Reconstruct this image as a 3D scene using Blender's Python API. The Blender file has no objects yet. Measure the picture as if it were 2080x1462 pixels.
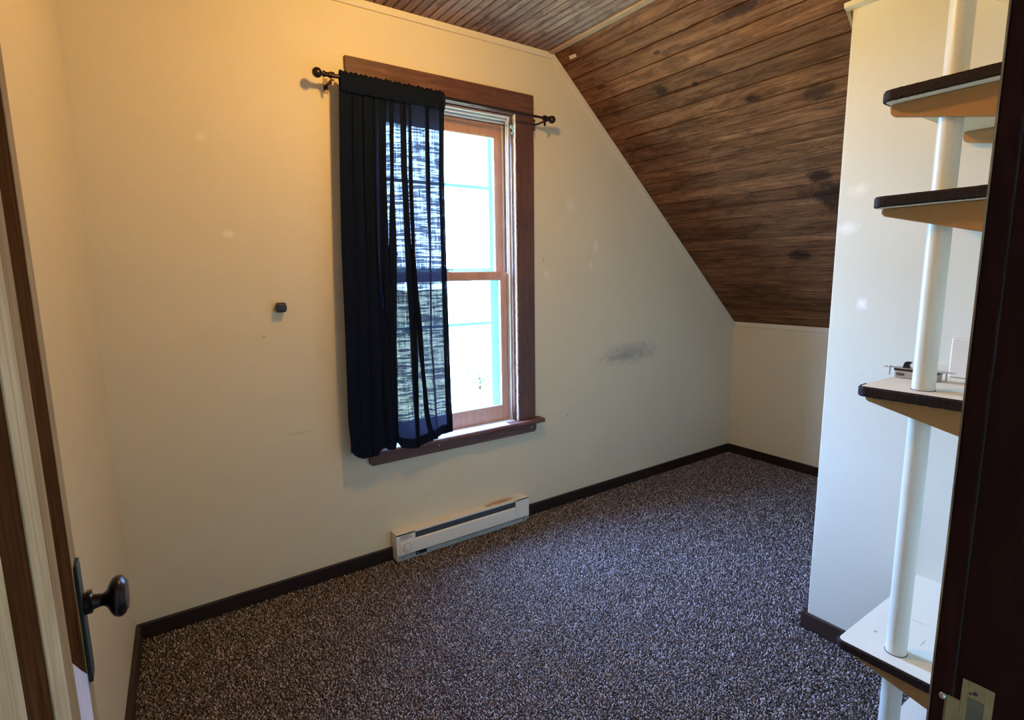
import bpy, bmesh, math, random
import numpy as np
from mathutils import Vector, Matrix
random.seed(7); rng = np.random.default_rng(7)
C = bpy.context.scene.collection
S = bpy.context.scene

# ------------------------------------------------------------------ camera
W_PX, H_PX, F_PX = 2080, 1462, 1110.9126
YAW, PITCH, ROLL = .6054, .1544, -.0137
cy, sy = math.cos(YAW), math.sin(YAW)
fv = Vector((sy*math.cos(PITCH), cy*math.cos(PITCH), -math.sin(PITCH)))
rv = Vector((cy, -sy, 0)); uv = rv.cross(fv)
rv, uv = rv*math.cos(ROLL)+uv*math.sin(ROLL), uv*math.cos(ROLL)-rv*math.sin(ROLL)
EYE = Vector((0, 0, 1.45))
cam = bpy.data.cameras.new('camera'); cam_o = bpy.data.objects.new('camera', cam); C.objects.link(cam_o)
cam.sensor_width = 36; cam.lens = F_PX/W_PX*36; cam.clip_start = .01; cam.clip_end = 500
cam_o.matrix_world = Matrix(((rv.x, uv.x, -fv.x, 0), (rv.y, uv.y, -fv.y, 0), (rv.z, uv.z, -fv.z, EYE.z), (0, 0, 0, 1)))
S.camera = cam_o

# ------------------------------------------------------------------ world, sun, lamp, exposure
S.view_settings.view_transform = 'Standard'; S.view_settings.look = 'None'
S.view_settings.gamma = 1; S.view_settings.use_curve_mapping = False
S.view_settings.exposure = 0.0
w = bpy.data.worlds.new('world'); S.world = w; w.use_nodes = True
nt = w.node_tree; nt.nodes.clear()
wo = nt.nodes.new('ShaderNodeOutputWorld'); bg = nt.nodes.new('ShaderNodeBackground')
tc = nt.nodes.new('ShaderNodeTexCoord'); sx = nt.nodes.new('ShaderNodeSeparateXYZ'); cr = nt.nodes.new('ShaderNodeValToRGB')
cr.color_ramp.elements[0].position = .48; cr.color_ramp.elements[0].color = (.335, .575, 1, 1)
cr.color_ramp.elements[1].position = .75; cr.color_ramp.elements[1].color = (.26, .48, 1, 1)
mp = nt.nodes.new('ShaderNodeMath'); mp.operation = 'MULTIPLY_ADD'; mp.inputs[1].default_value = .5; mp.inputs[2].default_value = .5
nt.links.new(tc.outputs['Generated'], sx.inputs[0]); nt.links.new(sx.outputs['Z'], mp.inputs[0])
nt.links.new(mp.outputs[0], cr.inputs[0]); nt.links.new(cr.outputs[0], bg.inputs[0]); nt.links.new(bg.outputs[0], wo.inputs[0])
bg.inputs[1].default_value = 98
sun = bpy.data.lights.new('sun', 'SUN'); sun.energy = 130; sun.angle = .02; sun.color = (1, .95, .86)
sun_o = bpy.data.objects.new('sun', sun); C.objects.link(sun_o); sun_o.rotation_euler = (math.radians(38), 0, math.radians(-25))
sun_o.location = (0, -6, 10)
LAMP = (.95, 1.50, 2.50)
lamp = bpy.data.lights.new('ceiling_bulb', 'POINT'); lamp.energy = 46; lamp.color = (1, .57, .15); lamp.shadow_soft_size = .045
lamp_o = bpy.data.objects.new('ceiling_bulb', lamp); C.objects.link(lamp_o); lamp_o.location = LAMP
hall = bpy.data.lights.new('hall_bulb', 'POINT'); hall.energy = 1.6; hall.color = (1, .80, .58); hall.shadow_soft_size = .10
hall_o = bpy.data.objects.new('hall_bulb', hall); C.objects.link(hall_o); hall_o.location = (-.15, -.75, 2.1)
portal = bpy.data.lights.new('window_portal', 'AREA'); portal.shape = 'RECTANGLE'; portal.size = .84; portal.size_y = 1.76
portal.cycles.is_portal = True
portal_o = bpy.data.objects.new('window_portal', portal); C.objects.link(portal_o)
portal_o.location = (1.392, 2.80, 1.45); portal_o.rotation_euler = (math.radians(-90), 0, 0)

# ------------------------------------------------------------------ room numbers
WY = 2.541; KX = 3.891; BX = 2.059; CZ = 2.66; KZ = 1.058; PX = 2.151; PY = 1.007; DY = .165
SLX, SLZ = KX-BX, KZ-CZ; SLEN = math.hypot(SLX, SLZ); DX, DZ = SLX/SLEN, SLZ/SLEN
def bp(px, py, ax, v):
    d = fv+rv*((px-1040)/F_PX)-uv*((py-731)/F_PX); i = 'xyz'.index(ax)
    return EYE+d*((v-EYE[i])/d[i])
def leftx(y): return -.111-.064*(WY-y)

# ------------------------------------------------------------------ helpers
ORG = {}
def tag(o, label=None, cat=None, group=None, kind=None):
    if label: o['label'] = label
    if cat: o['category'] = cat
    if group: o['group'] = group
    if kind: o['kind'] = kind
    return o
def empty(name, loc, label=None, cat=None, group=None, kind=None):
    o = bpy.data.objects.new(name, None); C.objects.link(o); o.location = loc; o.empty_display_size = .05
    ORG[o.name] = Vector(loc)
    return tag(o, label, cat, group, kind)
class MB:
    def __init__(s): s.v = []; s.f = []
    def add(s, vs, fs):
        n = len(s.v); s.v += [tuple(p) for p in vs]; s.f += [tuple(i+n for i in f) for f in fs]; return s
    def box(s, x0, x1, y0, y1, z0, z1):
        return s.add([(x0,y0,z0),(x1,y0,z0),(x1,y1,z0),(x0,y1,z0),(x0,y0,z1),(x1,y0,z1),(x1,y1,z1),(x0,y1,z1)],
              [(0,3,2,1),(4,5,6,7),(0,1,5,4),(1,2,6,5),(2,3,7,6),(3,0,4,7)])
    def prism(s, poly, ax, a, b):
        n = len(poly)
        def P(p, t): return (t, p[0], p[1]) if ax == 'x' else ((p[0], t, p[1]) if ax == 'y' else (p[0], p[1], t))
        vs = [P(p, a) for p in poly]+[P(p, b) for p in poly]
        return s.add(vs, [tuple(range(n))[::-1], tuple(range(n, 2*n))]+[(i, (i+1) % n, (i+1) % n+n, i+n) for i in range(n)])
    def lathe(s, o, d, prof, n=24):
        o = Vector(o); d = Vector(d).normalized(); a = d.orthogonal().normalized(); b = d.cross(a)
        vs = []; fs = []; m = len(prof)
        for t, r in prof:
            for k in range(n):
                q = 2*math.pi*k/n; vs.append(o+d*t+(a*math.cos(q)+b*math.sin(q))*max(r, 1e-5))
        for i in range(m-1):
            for k in range(n): fs.append((i*n+k, i*n+(k+1) % n, (i+1)*n+(k+1) % n, (i+1)*n+k))
        fs.append(tuple(range(n))[::-1]); fs.append(tuple(range((m-1)*n, m*n)))
        return s.add(vs, fs)
    def tube(s, pts, r, n=8):
        for a, b in zip(pts[:-1], pts[1:]):
            L = (Vector(b)-Vector(a)).length; s.lathe(a, Vector(b)-Vector(a), [(0, r), (L, r)], n)
        return s
    def sphere(s, o, r, n=20, sc=(1, 1, 1)):
        o = Vector(o); vs = []; fs = []; m = n//2
        for i in range(m+1):
            t = math.pi*i/m
            for k in range(n):
                q = 2*math.pi*k/n
                vs.append((o.x+sc[0]*r*math.sin(t)*math.cos(q), o.y+sc[1]*r*math.sin(t)*math.sin(q), o.z+sc[2]*r*math.cos(t)))
        for i in range(m):
            for k in range(n): fs.append((i*n+k, (i+1)*n+k, (i+1)*n+(k+1) % n, i*n+(k+1) % n))
        return s.add(vs, fs)
    def build(s, name, mat, parent=None, bevel=0, smooth=False, seg=2, **tg):
        me = bpy.data.meshes.new(name)
        if parent is None:
            A = np.array(s.v); lo = A.min(0); hi = A.max(0); org = Vector(((lo[0]+hi[0])/2, (lo[1]+hi[1])/2, lo[2]))
        else: org = ORG[parent.name]
        me.from_pydata([(p[0]-org.x, p[1]-org.y, p[2]-org.z) for p in s.v], [], s.f)
        bm = bmesh.new(); bm.from_mesh(me); bmesh.ops.remove_doubles(bm, verts=bm.verts, dist=1e-6)
        bmesh.ops.recalc_face_normals(bm, faces=bm.faces); bm.to_mesh(me); bm.free()
        me.materials.append(mat)
        o = bpy.data.objects.new(name, me); C.objects.link(o)
        if parent: o.parent = parent
        else: o.location = org
        ORG[o.name] = org
        if smooth:
            for p in me.polygons: p.use_smooth = True
            try: me.set_sharp_from_angle(angle=math.radians(40))
            except Exception: pass
        if bevel:
            b = o.modifiers.new('bevel', 'BEVEL'); b.width = bevel; b.segments = seg; b.limit_method = 'ANGLE'
        return tag(o, **tg)
def B(*a): return MB().box(*a)

# ------------------------------------------------------------------ materials
class M:
    def __init__(s, name):
        s.m = bpy.data.materials.new(name); s.m.use_nodes = True; s.t = s.m.node_tree
        s.p = s.t.nodes['Principled BSDF']; s.g = None
    def n(s, typ, **k):
        x = s.t.nodes.new('ShaderNode'+typ)
        for a, b in k.items(): setattr(x, a, b)
        return x
    def l(s, a, b): s.t.links.new(a, b)
    def pos(s):
        if not s.g: s.g = s.n('NewGeometry')
        return s.g.outputs['Position']
    def mapped(s, sc, loc=(0,0,0), rot=(0,0,0)):
        m = s.n('Mapping'); s.l(s.pos(), m.inputs[0]); m.inputs['Scale'].default_value = sc
        m.inputs['Location'].default_value = loc; m.inputs['Rotation'].default_value = rot; return m.outputs[0]
    def noise(s, vec, scale, det=4, rough=.6, dist=0):
        x = s.n('TexNoise'); s.l(vec, x.inputs['Vector']); x.inputs['Scale'].default_value = scale
        x.inputs['Detail'].default_value = det; x.inputs['Roughness'].default_value = rough; x.inputs['Distortion'].default_value = dist
        return x.outputs['Fac']
    def ramp(s, fac, pts):
        r = s.n('ValToRGB'); e = r.color_ramp.elements
        e[0].position, e[0].color = pts[0][0], (*pts[0][1], 1) if len(pts[0][1]) == 3 else pts[0][1]
        e[1].position, e[1].color = pts[-1][0], (*pts[-1][1], 1)
        for p, c in pts[1:-1]:
            q = e.new(p); q.color = (*c, 1)
        s.l(fac, r.inputs[0]); return r.outputs[0]
    def mix(s, fac, a, b, mode='MIX'):
        x = s.n('Mix', data_type='RGBA', blend_type=mode)
        for i, v in ((0, fac), (6, a), (7, b)):
            if isinstance(v, (int, float)): x.inputs[i].default_value = v
            elif isinstance(v, tuple): x.inputs[i].default_value = (*v, 1)
            else: s.l(v, x.inputs[i])
        return x.outputs[2]
    def math(s, op, a, b=0., c=0.):
        x = s.n('Math', operation=op)
        for i, v in enumerate((a, b, c)):
            if isinstance(v, (int, float)): x.inputs[i].default_value = v
            else: s.l(v, x.inputs[i])
        return x.outputs[0]
    def bump(s, h, st=.3, dist=.002):
        b = s.n('Bump'); b.inputs['Strength'].default_value = st; b.inputs['Distance'].default_value = dist
        s.l(h, b.inputs['Height']); s.l(b.outputs[0], s.p.inputs['Normal'])
    def col(s, c):
        if isinstance(c, tuple): s.p.inputs['Base Color'].default_value = (*c, 1)
        else: s.l(c, s.p.inputs['Base Color'])
        return s
    def r(s, v, metal=0, spec=None):
        s.p.inputs['Roughness'].default_value = v; s.p.inputs['Metallic'].default_value = metal
        if spec is not None: s.p.inputs['Specular IOR Level'].default_value = spec
        return s
    def spot(s, c, rad, nz=None, soft=.35):
        """1 inside an elliptical blotch at world point c with radii rad."""
        v = s.n('VectorMath', operation='SUBTRACT'); s.l(s.pos(), v.inputs[0]); v.inputs[1].default_value = c
        d = s.n('VectorMath', operation='DIVIDE'); s.l(v.outputs[0], d.inputs[0]); d.inputs[1].default_value = rad
        L = s.n('VectorMath', operation='LENGTH'); s.l(d.outputs[0], L.inputs[0]); o = L.outputs['Value']
        if nz is not None: o = s.math('ADD', o, s.math('MULTIPLY', s.math('SUBTRACT', nz, .5), 1.6))
        mr = s.n('MapRange'); s.l(o, mr.inputs[0]); mr.inputs[1].default_value = 1; mr.inputs[2].default_value = 1-soft
        mr.inputs[3].default_value = 0; mr.inputs[4].default_value = 1; return mr.outputs[0]
def plain(name, c, rough=.5, metal=0, nz=.15, sc=30, bump=0):
    m = M(name); f = m.noise(m.pos(), sc)
    m.col(m.mix(f, tuple(x*(1-nz) for x in c), tuple(min(1, x*(1+nz)) for x in c))); m.r(rough, metal)
    if bump: m.bump(f, bump)
    return m.m
def paint(name, c, marks=True):
    m = M(name); P = m.pos()
    big = m.noise(P, 1.7, 3); fine = m.noise(P, 260, 2, .5); mid = m.noise(P, 9, 5, .65)
    k = m.mix(big, tuple(x*.94 for x in c), tuple(min(1, x*1.05) for x in c))
    k = m.mix(m.math('MULTIPLY', m.ramp(mid, [(.62, (0,0,0)), (.75, (1,1,1))]), .10), k, tuple(x*.7 for x in c))
    if marks:
        nz = m.noise(P, 26, 5, .7)
        for p, r, cc, a in marks:
            k = m.mix(m.math('MULTIPLY', m.spot(p, r, nz, .8), a), k, cc)
    sp = m.noise(P, 75, 2, .5)
    k = m.mix(m.math('MULTIPLY', m.ramp(sp, [(.72, (0,0,0)), (.76, (1,1,1))]), .25), k, tuple(x*.6 for x in c))
    m.col(k); m.r(.62, spec=.3); m.bump(m.math('ADD', fine, m.math('MULTIPLY', mid, .4)), .22, .0012)
    return m.m
CREAM = (.66, .585, .42)
WY_ = WY
win_marks = [((.355, WY_, 1.63), (.026, .2, .020), (.85, .82, .66), .5), ((.29, WY_, 2.0), (.026, .2, .024), (.82, .78, .62), .35),
             ((2.74, WY_, .92), (.30, .2, .085), (.27, .27, .26), .62), ((2.62, WY_, .90), (.22, .2, .03), (.25, .25, .25), .35),
             ((1.99, WY_, 1.53), (.012, .2, .02), (.35, .3, .25), .5), ((2.20, WY_, .62), (.02, .2, .012), (.4, .38, .35), .5),
             ((2.01, WY_, 1.45), (.03, .2, .035), (.9, .86, .78), .35), ((2.2, WY_, 1.85), (.05, .2, .05), (.85, .8, .75), .3),
             ((2.40, WY_, 1.62), (.02, .2, .06), (.88, .84, .78), .4), ((2.36, WY_, 1.50), (.02, .2, .04), (.88, .84, .78), .3),
             ((.46, WY_, 1.2), (.01, .2, .008), (.3, .28, .2), .6), ((2.17, WY_, .58), (.008, .2, .008), (.1, .1, .1), .8),
             ((.57, WY_, .75), (.07, .2, .008), (.4, .33, .2), .35)]
m_wall = paint('cream_wall_paint', CREAM, win_marks)
m_part = paint('pale_wall_paint', (.67, .64, .525), [((PX, .97, 1.60), (.2, .05, .03), (.92, .92, .9), .5), ((PX, .9, 1.33), (.2, .022, .028), (.97, .97, .95), .7),
                ((PX, .94, 1.73), (.2, .04, .03), (.9, .88, .82), .4), ((PX, .70, 1.44), (.2, .006, .012), (.4, .36, .3), .7)])
m_trimp = plain('cream_trim_paint', (.68, .62, .47), .45, nz=.05)
def wood(name, dark, mid, light, axis='x', rough=.5, scale=1, knots=0, bump=.25, rnd=.25, spec=.4):
    m = M(name); sc = {'x': (1.2, 14, 14), 'y': (14, 1.2, 14), 'z': (14, 14, 1.2)}[axis]
    v = m.mapped(tuple(q*scale for q in sc)); g = m.noise(v, 3.2, 8, .68, 1.2); g2 = m.noise(m.mapped(tuple(q*scale*4 for q in sc)), 3, 4, .7)
    k = m.ramp(g, [(.28, dark), (.5, mid), (.74, light)])
    k = m.mix(m.math('MULTIPLY', g2, .35), k, dark)
    blot = m.noise(m.pos(), 7, 4); k = m.mix(m.ramp(blot, [(.42, (0,0,0)), (.66, (.45,.45,.45))]), k, dark)
    oi = m.n('ObjectInfo'); k = m.mix(1., k, m.ramp(oi.outputs['Random'], [(0, (1-rnd,)*3), (1, (1,)*3)]), 'MULTIPLY')
    m.col(k); m.r(rough, spec=spec); m.bump(m.math('ADD', g, g2), bump, .0012); return m.m
m_casing_z = wood('casing_wood_upright', (.075, .030, .022), (.150, .064, .046), (.24, .115, .082), 'z', .5)
m_casing_x = wood('casing_wood_level', (.075, .030, .022), (.155, .066, .047), (.28, .14, .095), 'x', .5)
m_sash = wood('sash_wood', (.40, .19, .115), (.53, .28, .175), (.64, .37, .25), 'z', .45, rnd=.05)
m_base = wood('dark_baseboard_wood', (.008, .0045, .004), (.016, .009, .007), (.030, .017, .012), 'x', .45, rnd=.1)
m_basey = wood('dark_baseboard_wood_deep', (.02, .011, .009), (.038, .02, .015), (.07, .038, .026), 'y', .4, rnd=.1)
m_jamb = wood('dark_jamb_wood', (.008, .002, .0014), (.017, .0038, .0026), (.028, .007, .004), 'z', .6, rnd=.05, spec=.05)
m_jedge = wood('lit_jamb_edge_wood', (.06, .03, .015), (.22, .12, .06), (.45, .33, .2), 'z', .5, rnd=.05)  # light caught on the casing edge is put into this pale tone
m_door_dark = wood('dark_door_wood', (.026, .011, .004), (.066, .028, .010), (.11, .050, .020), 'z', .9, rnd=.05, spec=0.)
m_door_glare = wood('door_wood_glare_tone', (.33, .24, .12), (.50, .39, .22), (.66, .56, .37), 'z', .8, rnd=.08, spec=.05)  # glare on the door is put into the colour as a paler wood
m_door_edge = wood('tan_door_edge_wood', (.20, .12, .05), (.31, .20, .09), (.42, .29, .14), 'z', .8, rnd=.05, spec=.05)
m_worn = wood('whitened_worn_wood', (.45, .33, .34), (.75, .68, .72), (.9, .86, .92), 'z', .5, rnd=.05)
m_bracket = plain('ochre_bracket_paint', (.33, .160, .042), .6, nz=.12)
m_shelf = paint('cream_shelf_paint', (.70, .66, .54), [((1.75, .5, .4), (.03, .002, .1), (.2, .18, .17), .8), ((1.9, .42, .4), (.05, .003, .1), (.25, .2, .2), .7), ((1.85, .55, .4), (.002, .03, .1), (.25, .2, .2), .7), ((1.7, .6, .4), (.006, .006, .1), (.15, .12, .1), .8)])
m_pole = plain('white_pole_paint', (.66, .66, .57), .38, nz=.06, sc=90, bump=.12)
m_bark = plain('dark_brown_rough_edge', (.014, .0065, .005), .7, nz=.35, sc=160, bump=.6); m_bark.node_tree.nodes['Principled BSDF'].inputs['Specular IOR Level'].default_value = .22
m_vinyl = plain('pale_vinyl', (.62, .62, .60), .4, nz=.08)
m_caulk = plain('white_caulk', (.72, .71, .68), .6, nz=.35, sc=220, bump=.6)
m_aqua = plain('aqua_storm_frame_paint', (.22, .82, .74), .5, nz=.05)
m_black = plain('black_plastic', (.008, .008, .009), .3, nz=.1)
m_bronze = M('dark_bronze_metal'); m_bronze.col((.05, .032, .028)).r(.3, .85); m_bronze = m_bronze.m
m_knob = M('aged_black_iron'); kn = m_knob.noise(m_knob.pos(), 300, 3); m_knob.col(m_knob.mix(kn, (.007, .006, .007), (.035, .022, .022))).r(.3, .7); m_knob.bump(kn, .35, .0008); m_knob = m_knob.m
m_green = plain('tarnished_green_black_iron', (.022, .03, .022), .45, .6, nz=.4, sc=120)
m_steel = plain('dull_zinc_steel', (.45, .46, .45), .38, .8, nz=.2, sc=100)
m_brass = plain('tarnished_brass', (.17, .11, .042), .7, 0., nz=.45, sc=120)
m_white = plain('white_enamel', (.76, .73, .66), .4, nz=.03)
m_white2 = plain('white_plastic', (.74, .72, .66), .35, nz=.03)
m_toe = plain('grey_enamel', (.46, .50, .49), .4, nz=.08)
m_fin = plain('grey_heater_fins', (.075, .09, .095), .4, .3, nz=.2)
m_dark = plain('dark_void', (.006, .006, .007), .8)
m_sill = plain('pale_painted_sill', (.66, .66, .68), .35, nz=.08, sc=20)
m_stapl = plain('pale_chip', (.6, .5, .36), .6)
# heater top with the rust smear
hm = M('heater_enamel_with_rust'); nzr = hm.noise(hm.pos(), 60, 5, .75)
kk = hm.mix(hm.math('MULTIPLY', hm.spot((1.64, 2.51, .157), (.115, .03, .03), nzr, .5), .85), (.76, .73, .66), (.40, .19, .08))
kk = hm.mix(hm.math('MULTIPLY', hm.spot((1.555, 2.50, .157), (.03, .012, .03), nzr, .5), .8), kk, (.3, .17, .09))
hm.col(kk).r(.4); m_heat = hm.m
# sloped boards: aged pine, stained, knots in world position
def plank_mat(name, mul, stains, pal, pitch):
    m = M(name); P = m.pos(); oi = m.n('ObjectInfo')
    cmb = m.n('CombineXYZ'); m.l(m.math('MULTIPLY', oi.outputs['Random'], 37.), cmb.inputs[1])
    add = m.n('VectorMath', operation='ADD'); m.l(P, add.inputs[0]); m.l(cmb.outputs[0], add.inputs[1])
    mpn = m.n('Mapping'); m.l(add.outputs[0], mpn.inputs[0]); mpn.inputs['Scale'].default_value = (26, 1.6, 26)
    g = m.noise(mpn.outputs[0], 1.6, 9, .7, .9)
    mp2 = m.n('Mapping'); m.l(add.outputs[0], mp2.inputs[0]); mp2.inputs['Scale'].default_value = (90, 5, 90)
    g2 = m.noise(mp2.outputs[0], 2, 5, .7)
    k = m.ramp(g, [(.25, pal[0]), (.45, pal[1]), (.62, pal[2]), (.8, pal[3])])
    k = m.mix(m.ramp(g2, [(.35, (0,0,0)), (.7, (.55,.55,.55))]), k, pal[0])
    mp3 = m.n('Mapping'); m.l(P, mp3.inputs[0]); mp3.inputs['Scale'].default_value = (11, 3.2, 11)
    st = m.noise(mp3.outputs[0], 1.9, 8, .72, .6)
    k = m.mix(m.ramp(st, [(.48, (0,0,0)), (.60, (.5,.5,.5)), (.75, (.8,.8,.8))]), k, (.045, .019, .009))
    fl = m.noise(m.mapped((30, 8, 30)), 2.3, 6, .75); k = m.mix(m.ramp(fl, [(.60, (0,0,0)), (.68, (.5,.5,.5))]), k, (.025, .013, .009))
    k = m.mix(1., k, m.ramp(oi.outputs['Random'], [(0, (.66, .66, .66)), (.5, (.85, .84, .82)), (1, (1.0, .98, .96))]), 'MULTIPLY')
    nz = m.noise(P, 22, 5, .7)
    for p, r, a in stains: k = m.mix(m.math('MULTIPLY', m.spot(p, r, nz, .5), a), k, (.024, .010, .006))
    tcn = m.n('TexCoord'); sxn = m.n('SeparateXYZ'); m.l(tcn.outputs['Object'], sxn.inputs[0])   # darker bands along the board joints
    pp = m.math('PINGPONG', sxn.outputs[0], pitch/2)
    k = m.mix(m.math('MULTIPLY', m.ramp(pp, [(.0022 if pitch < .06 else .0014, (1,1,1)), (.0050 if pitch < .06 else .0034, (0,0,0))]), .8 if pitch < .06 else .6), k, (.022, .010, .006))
    k = m.mix(1., k, (mul, mul, mul), 'MULTIPLY')
    m.col(k).r(.65, spec=.15); m.bump(m.math('ADD', g, g2), .35, .0015); return m.m
def sl(x): return CZ+(x-BX)*SLZ/SLX
stains = [((2.375, 2.028, sl(2.375)), (.035, .05, .035), .85), ((2.514, 1.62, sl(2.514)), (.016, .035, .016), .9), ((2.904, 1.464, sl(2.904)), (.045, .085, .045), .9),
          ((2.52, 1.60, sl(2.52)), (.028, .045, .028), .8), ((2.55, 2.0, sl(2.55)), (.05, .16, .05), .5),
          ((3.335, 1.774, sl(3.335)), (.05, .085, .05), .9), ((2.207, 1.49, sl(2.207)), (.028, .12, .028), .8), ((2.229, 1.943, sl(2.229)), (.012, .03, .012), .8),
          ((2.394, 1.839, sl(2.394)), (.018, .018, .018), .85), ((3.01, 1.43, sl(3.01)), (.10, .16, .10), .9), ((3.1, 1.36, sl(3.1)), (.10, .14, .10), .75), ((2.56, 1.32, sl(2.56)), (.05, .1, .05), .7),
          ((2.62, 2.3, sl(2.62)), (.1, .3, .1), .4), ((3.6, 2.2, sl(3.6)), (.12, .3, .12), .35), ((2.27, 2.37, sl(2.27)), (.014, .05, .014), .8), ((3.6, 1.6, sl(3.6)), (.05, .15, .05), .5)]
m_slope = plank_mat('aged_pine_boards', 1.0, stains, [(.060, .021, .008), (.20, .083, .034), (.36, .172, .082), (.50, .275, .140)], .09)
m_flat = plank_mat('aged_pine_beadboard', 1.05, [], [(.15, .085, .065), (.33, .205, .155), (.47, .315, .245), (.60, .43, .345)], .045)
m_strip = wood('pale_pine_strip', (.32, .19, .1), (.46, .30, .17), (.58, .40, .25), 'y', .5, rnd=.05)
# carpet
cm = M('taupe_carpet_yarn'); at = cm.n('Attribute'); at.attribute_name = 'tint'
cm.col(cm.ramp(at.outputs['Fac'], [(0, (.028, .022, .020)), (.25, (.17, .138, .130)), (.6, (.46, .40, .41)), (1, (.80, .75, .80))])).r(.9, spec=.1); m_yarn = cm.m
m_cbase = plain('carpet_backing', (.035, .027, .024), .95, nz=.4, sc=200)
# glass: clear pane, only a little reflection
gm = M('window_glass'); gt = gm.t; gt.nodes.remove(gm.p); out = [x for x in gt.nodes if x.type == 'OUTPUT_MATERIAL'][0]
tr = gm.n('BsdfTransparent'); gl = gm.n('BsdfGlossy'); gl.inputs['Roughness'].default_value = .02; ms = gm.n('MixShader'); ms.inputs[0].default_value = .05
tr.inputs[0].default_value = (.97, .985, .98, 1)
gm.l(tr.outputs[0], ms.inputs[1]); gm.l(gl.outputs[0], ms.inputs[2]); gm.l(ms.outputs[0], out.inputs[0]); m_glass = gm.m
# curtain cloth: thin open weave, light passes between the threads
def cloth(name, lo, hi):
    c = M(name); t = c.t; out = [x for x in t.nodes if x.type == 'OUTPUT_MATERIAL'][0]; t.nodes.remove(c.p)
    a = c.noise(c.mapped((8, 8, 125)), 1., 2, .6); b = c.noise(c.mapped((170, 170, 7)), 1., 1, .5); big = c.noise(c.mapped((6, 6, 22)), 1.5, 3)
    f = c.math('ADD', c.math('MULTIPLY', a, .62), c.math('ADD', c.math('MULTIPLY', b, .25), c.math('MULTIPLY', big, .13)))
    mr = c.n('MapRange'); c.l(f, mr.inputs[0]); mr.inputs[1].default_value = .47; mr.inputs[2].default_value = .55; mr.inputs[3].default_value = lo; mr.inputs[4].default_value = hi
    df = c.n('BsdfDiffuse'); df.inputs[0].default_value = (.010, .015, .028, 1); tl = c.n('BsdfTranslucent'); tl.inputs[0].default_value = (.008, .007, .012, 1)
    ad = c.n('MixShader'); ad.inputs[0].default_value = .35; c.l(df.outputs[0], ad.inputs[1]); c.l(tl.outputs[0], ad.inputs[2])
    tp = c.n('BsdfTransparent'); mx = c.n('MixShader'); c.l(mr.outputs[0], mx.inputs[0]); c.l(ad.outputs[0], mx.inputs[1]); c.l(tp.outputs[0], mx.inputs[2])
    c.l(mx.outputs[0], out.inputs[0]); return c.m
m_cloth = cloth('navy_open_weave_cloth', .003, .034)
m_hem = cloth('navy_hem_cloth', .0, .002)

# ------------------------------------------------------------------ setting: floor and walls
fl = B(-.6, 4.1, -1.4, 2.75, -.06, 0).build('floor', m_cbase, kind='structure', label='taupe brown shag carpet over the whole floor')
T = .18
ww = MB()
ww.box(-.8, 1.003, WY, WY+T, -.06, CZ+.25); ww.box(1.003, 1.782, WY, WY+T, -.06, .60); ww.box(1.003, 1.782, WY, WY+T, 2.30, CZ+.25)
ww.prism([(1.782, -.06), (4.05, -.06), (4.05, CZ+.25), (1.782, CZ+.25)], 'y', WY, WY+T)
wall_b = ww.build('wall_back', m_wall, kind='structure', label='cream painted wall with the window')
lw = MB(); lw.prism([(leftx(WY), WY), (leftx(.0), .0), (leftx(0)-.4, .0), (leftx(WY)-.55, WY)], 'z', -.06, CZ+.25)
lw.build('wall_left', m_wall, kind='structure', label='cream painted wall beside the open door')
B(KX, KX+.12, -.1, WY, -.06, KZ+.10).build('wall_right', m_wall, kind='structure', label='low knee wall under the sloped boards')
cl = MB(); cl.prism([(PX, -.02), (KX-.002, -.02), (KX-.002, KZ-.02), (BX+(2.375-CZ)*SLX/SLZ-.02, 2.36), (PX, 2.36)], 'y', DY-.02, PY)
cl.build('wall_closet', m_part, bevel=.003, kind='structure', label='smooth pale closet wall behind the corner shelves')
dw = MB(); dw.box(.735, KX+.1, .04, DY, -.06, CZ+.2); dw.box(-.9, -.145, .04, DY, -.06, CZ+.2); dw.box(-.145, .735, .04, DY, 2.08, CZ+.2)
dw.build('wall_front', m_part, kind='structure', label='wall with the doorway the room is seen through')
# hallway the camera stands in
hw = MB(); hw.box(-1.3, -1.2, -1.4, .04, -.06, 2.6); hw.box(1.5, 1.6, -1.4, .04, -.06, 2.6); hw.box(-1.3, 1.6, -1.5, -1.4, -.06, 2.6); hw.box(-1.3, 1.6, -1.5, .04, 2.5, 2.6)
hw.box(-1.3, -.6, -1.4, .1, -.06, 0)
hw.build('wall_hall', m_part, kind='structure')

# ------------------------------------------------------------------ ceilings of separate boards
PW = .09
c0 = B(-.9, BX+.1, -.1, WY+T, CZ+.016, CZ+.12).build('ceiling', m_dark, kind='structure', label='flat beadboard ceiling of aged brown boards')
def plank_mesh(name, mat, wid, y0, y1, bead, jag):
    """board profile across x, hanging face at z=0 (down), with V edges and a centre bead groove"""
    g = .004; e = .0045; h = .016
    if bead: prof = [(.0022, .003), (.0042, 0), (wid/2-.0046, 0), (wid/2-.0030, .009), (wid/2+.0030, .009), (wid/2+.0046, 0), (wid-.0042, 0), (wid-.0022, .003), (wid-.0022, h), (.0022, h)]
    else: prof = [(.0016, e), (.001+g*.8, 0), (wid-.001-g*.8, 0), (wid-.0016, e), (wid-.0016, h), (.0016, h)]
    return prof
def slab(prof, y0, y1):
    n = len(prof); vs = [(p[0], y0, p[1]) for p in prof]+[(p[0], y1, p[1]) for p in prof]
    return vs, [tuple(range(n)), tuple(range(n, 2*n))[::-1]]+[(i, i+n, (i+1) % n+n, (i+1) % n) for i in range(n)]
def mesh_of(vs, fs, mat, name):
    me = bpy.data.meshes.new(name); me.from_pydata(vs, [], fs)
    bm = bmesh.new(); bm.from_mesh(me); bmesh.ops.recalc_face_normals(bm, faces=bm.faces); bm.to_mesh(me); bm.free()
    me.materials.append(mat); return me
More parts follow.
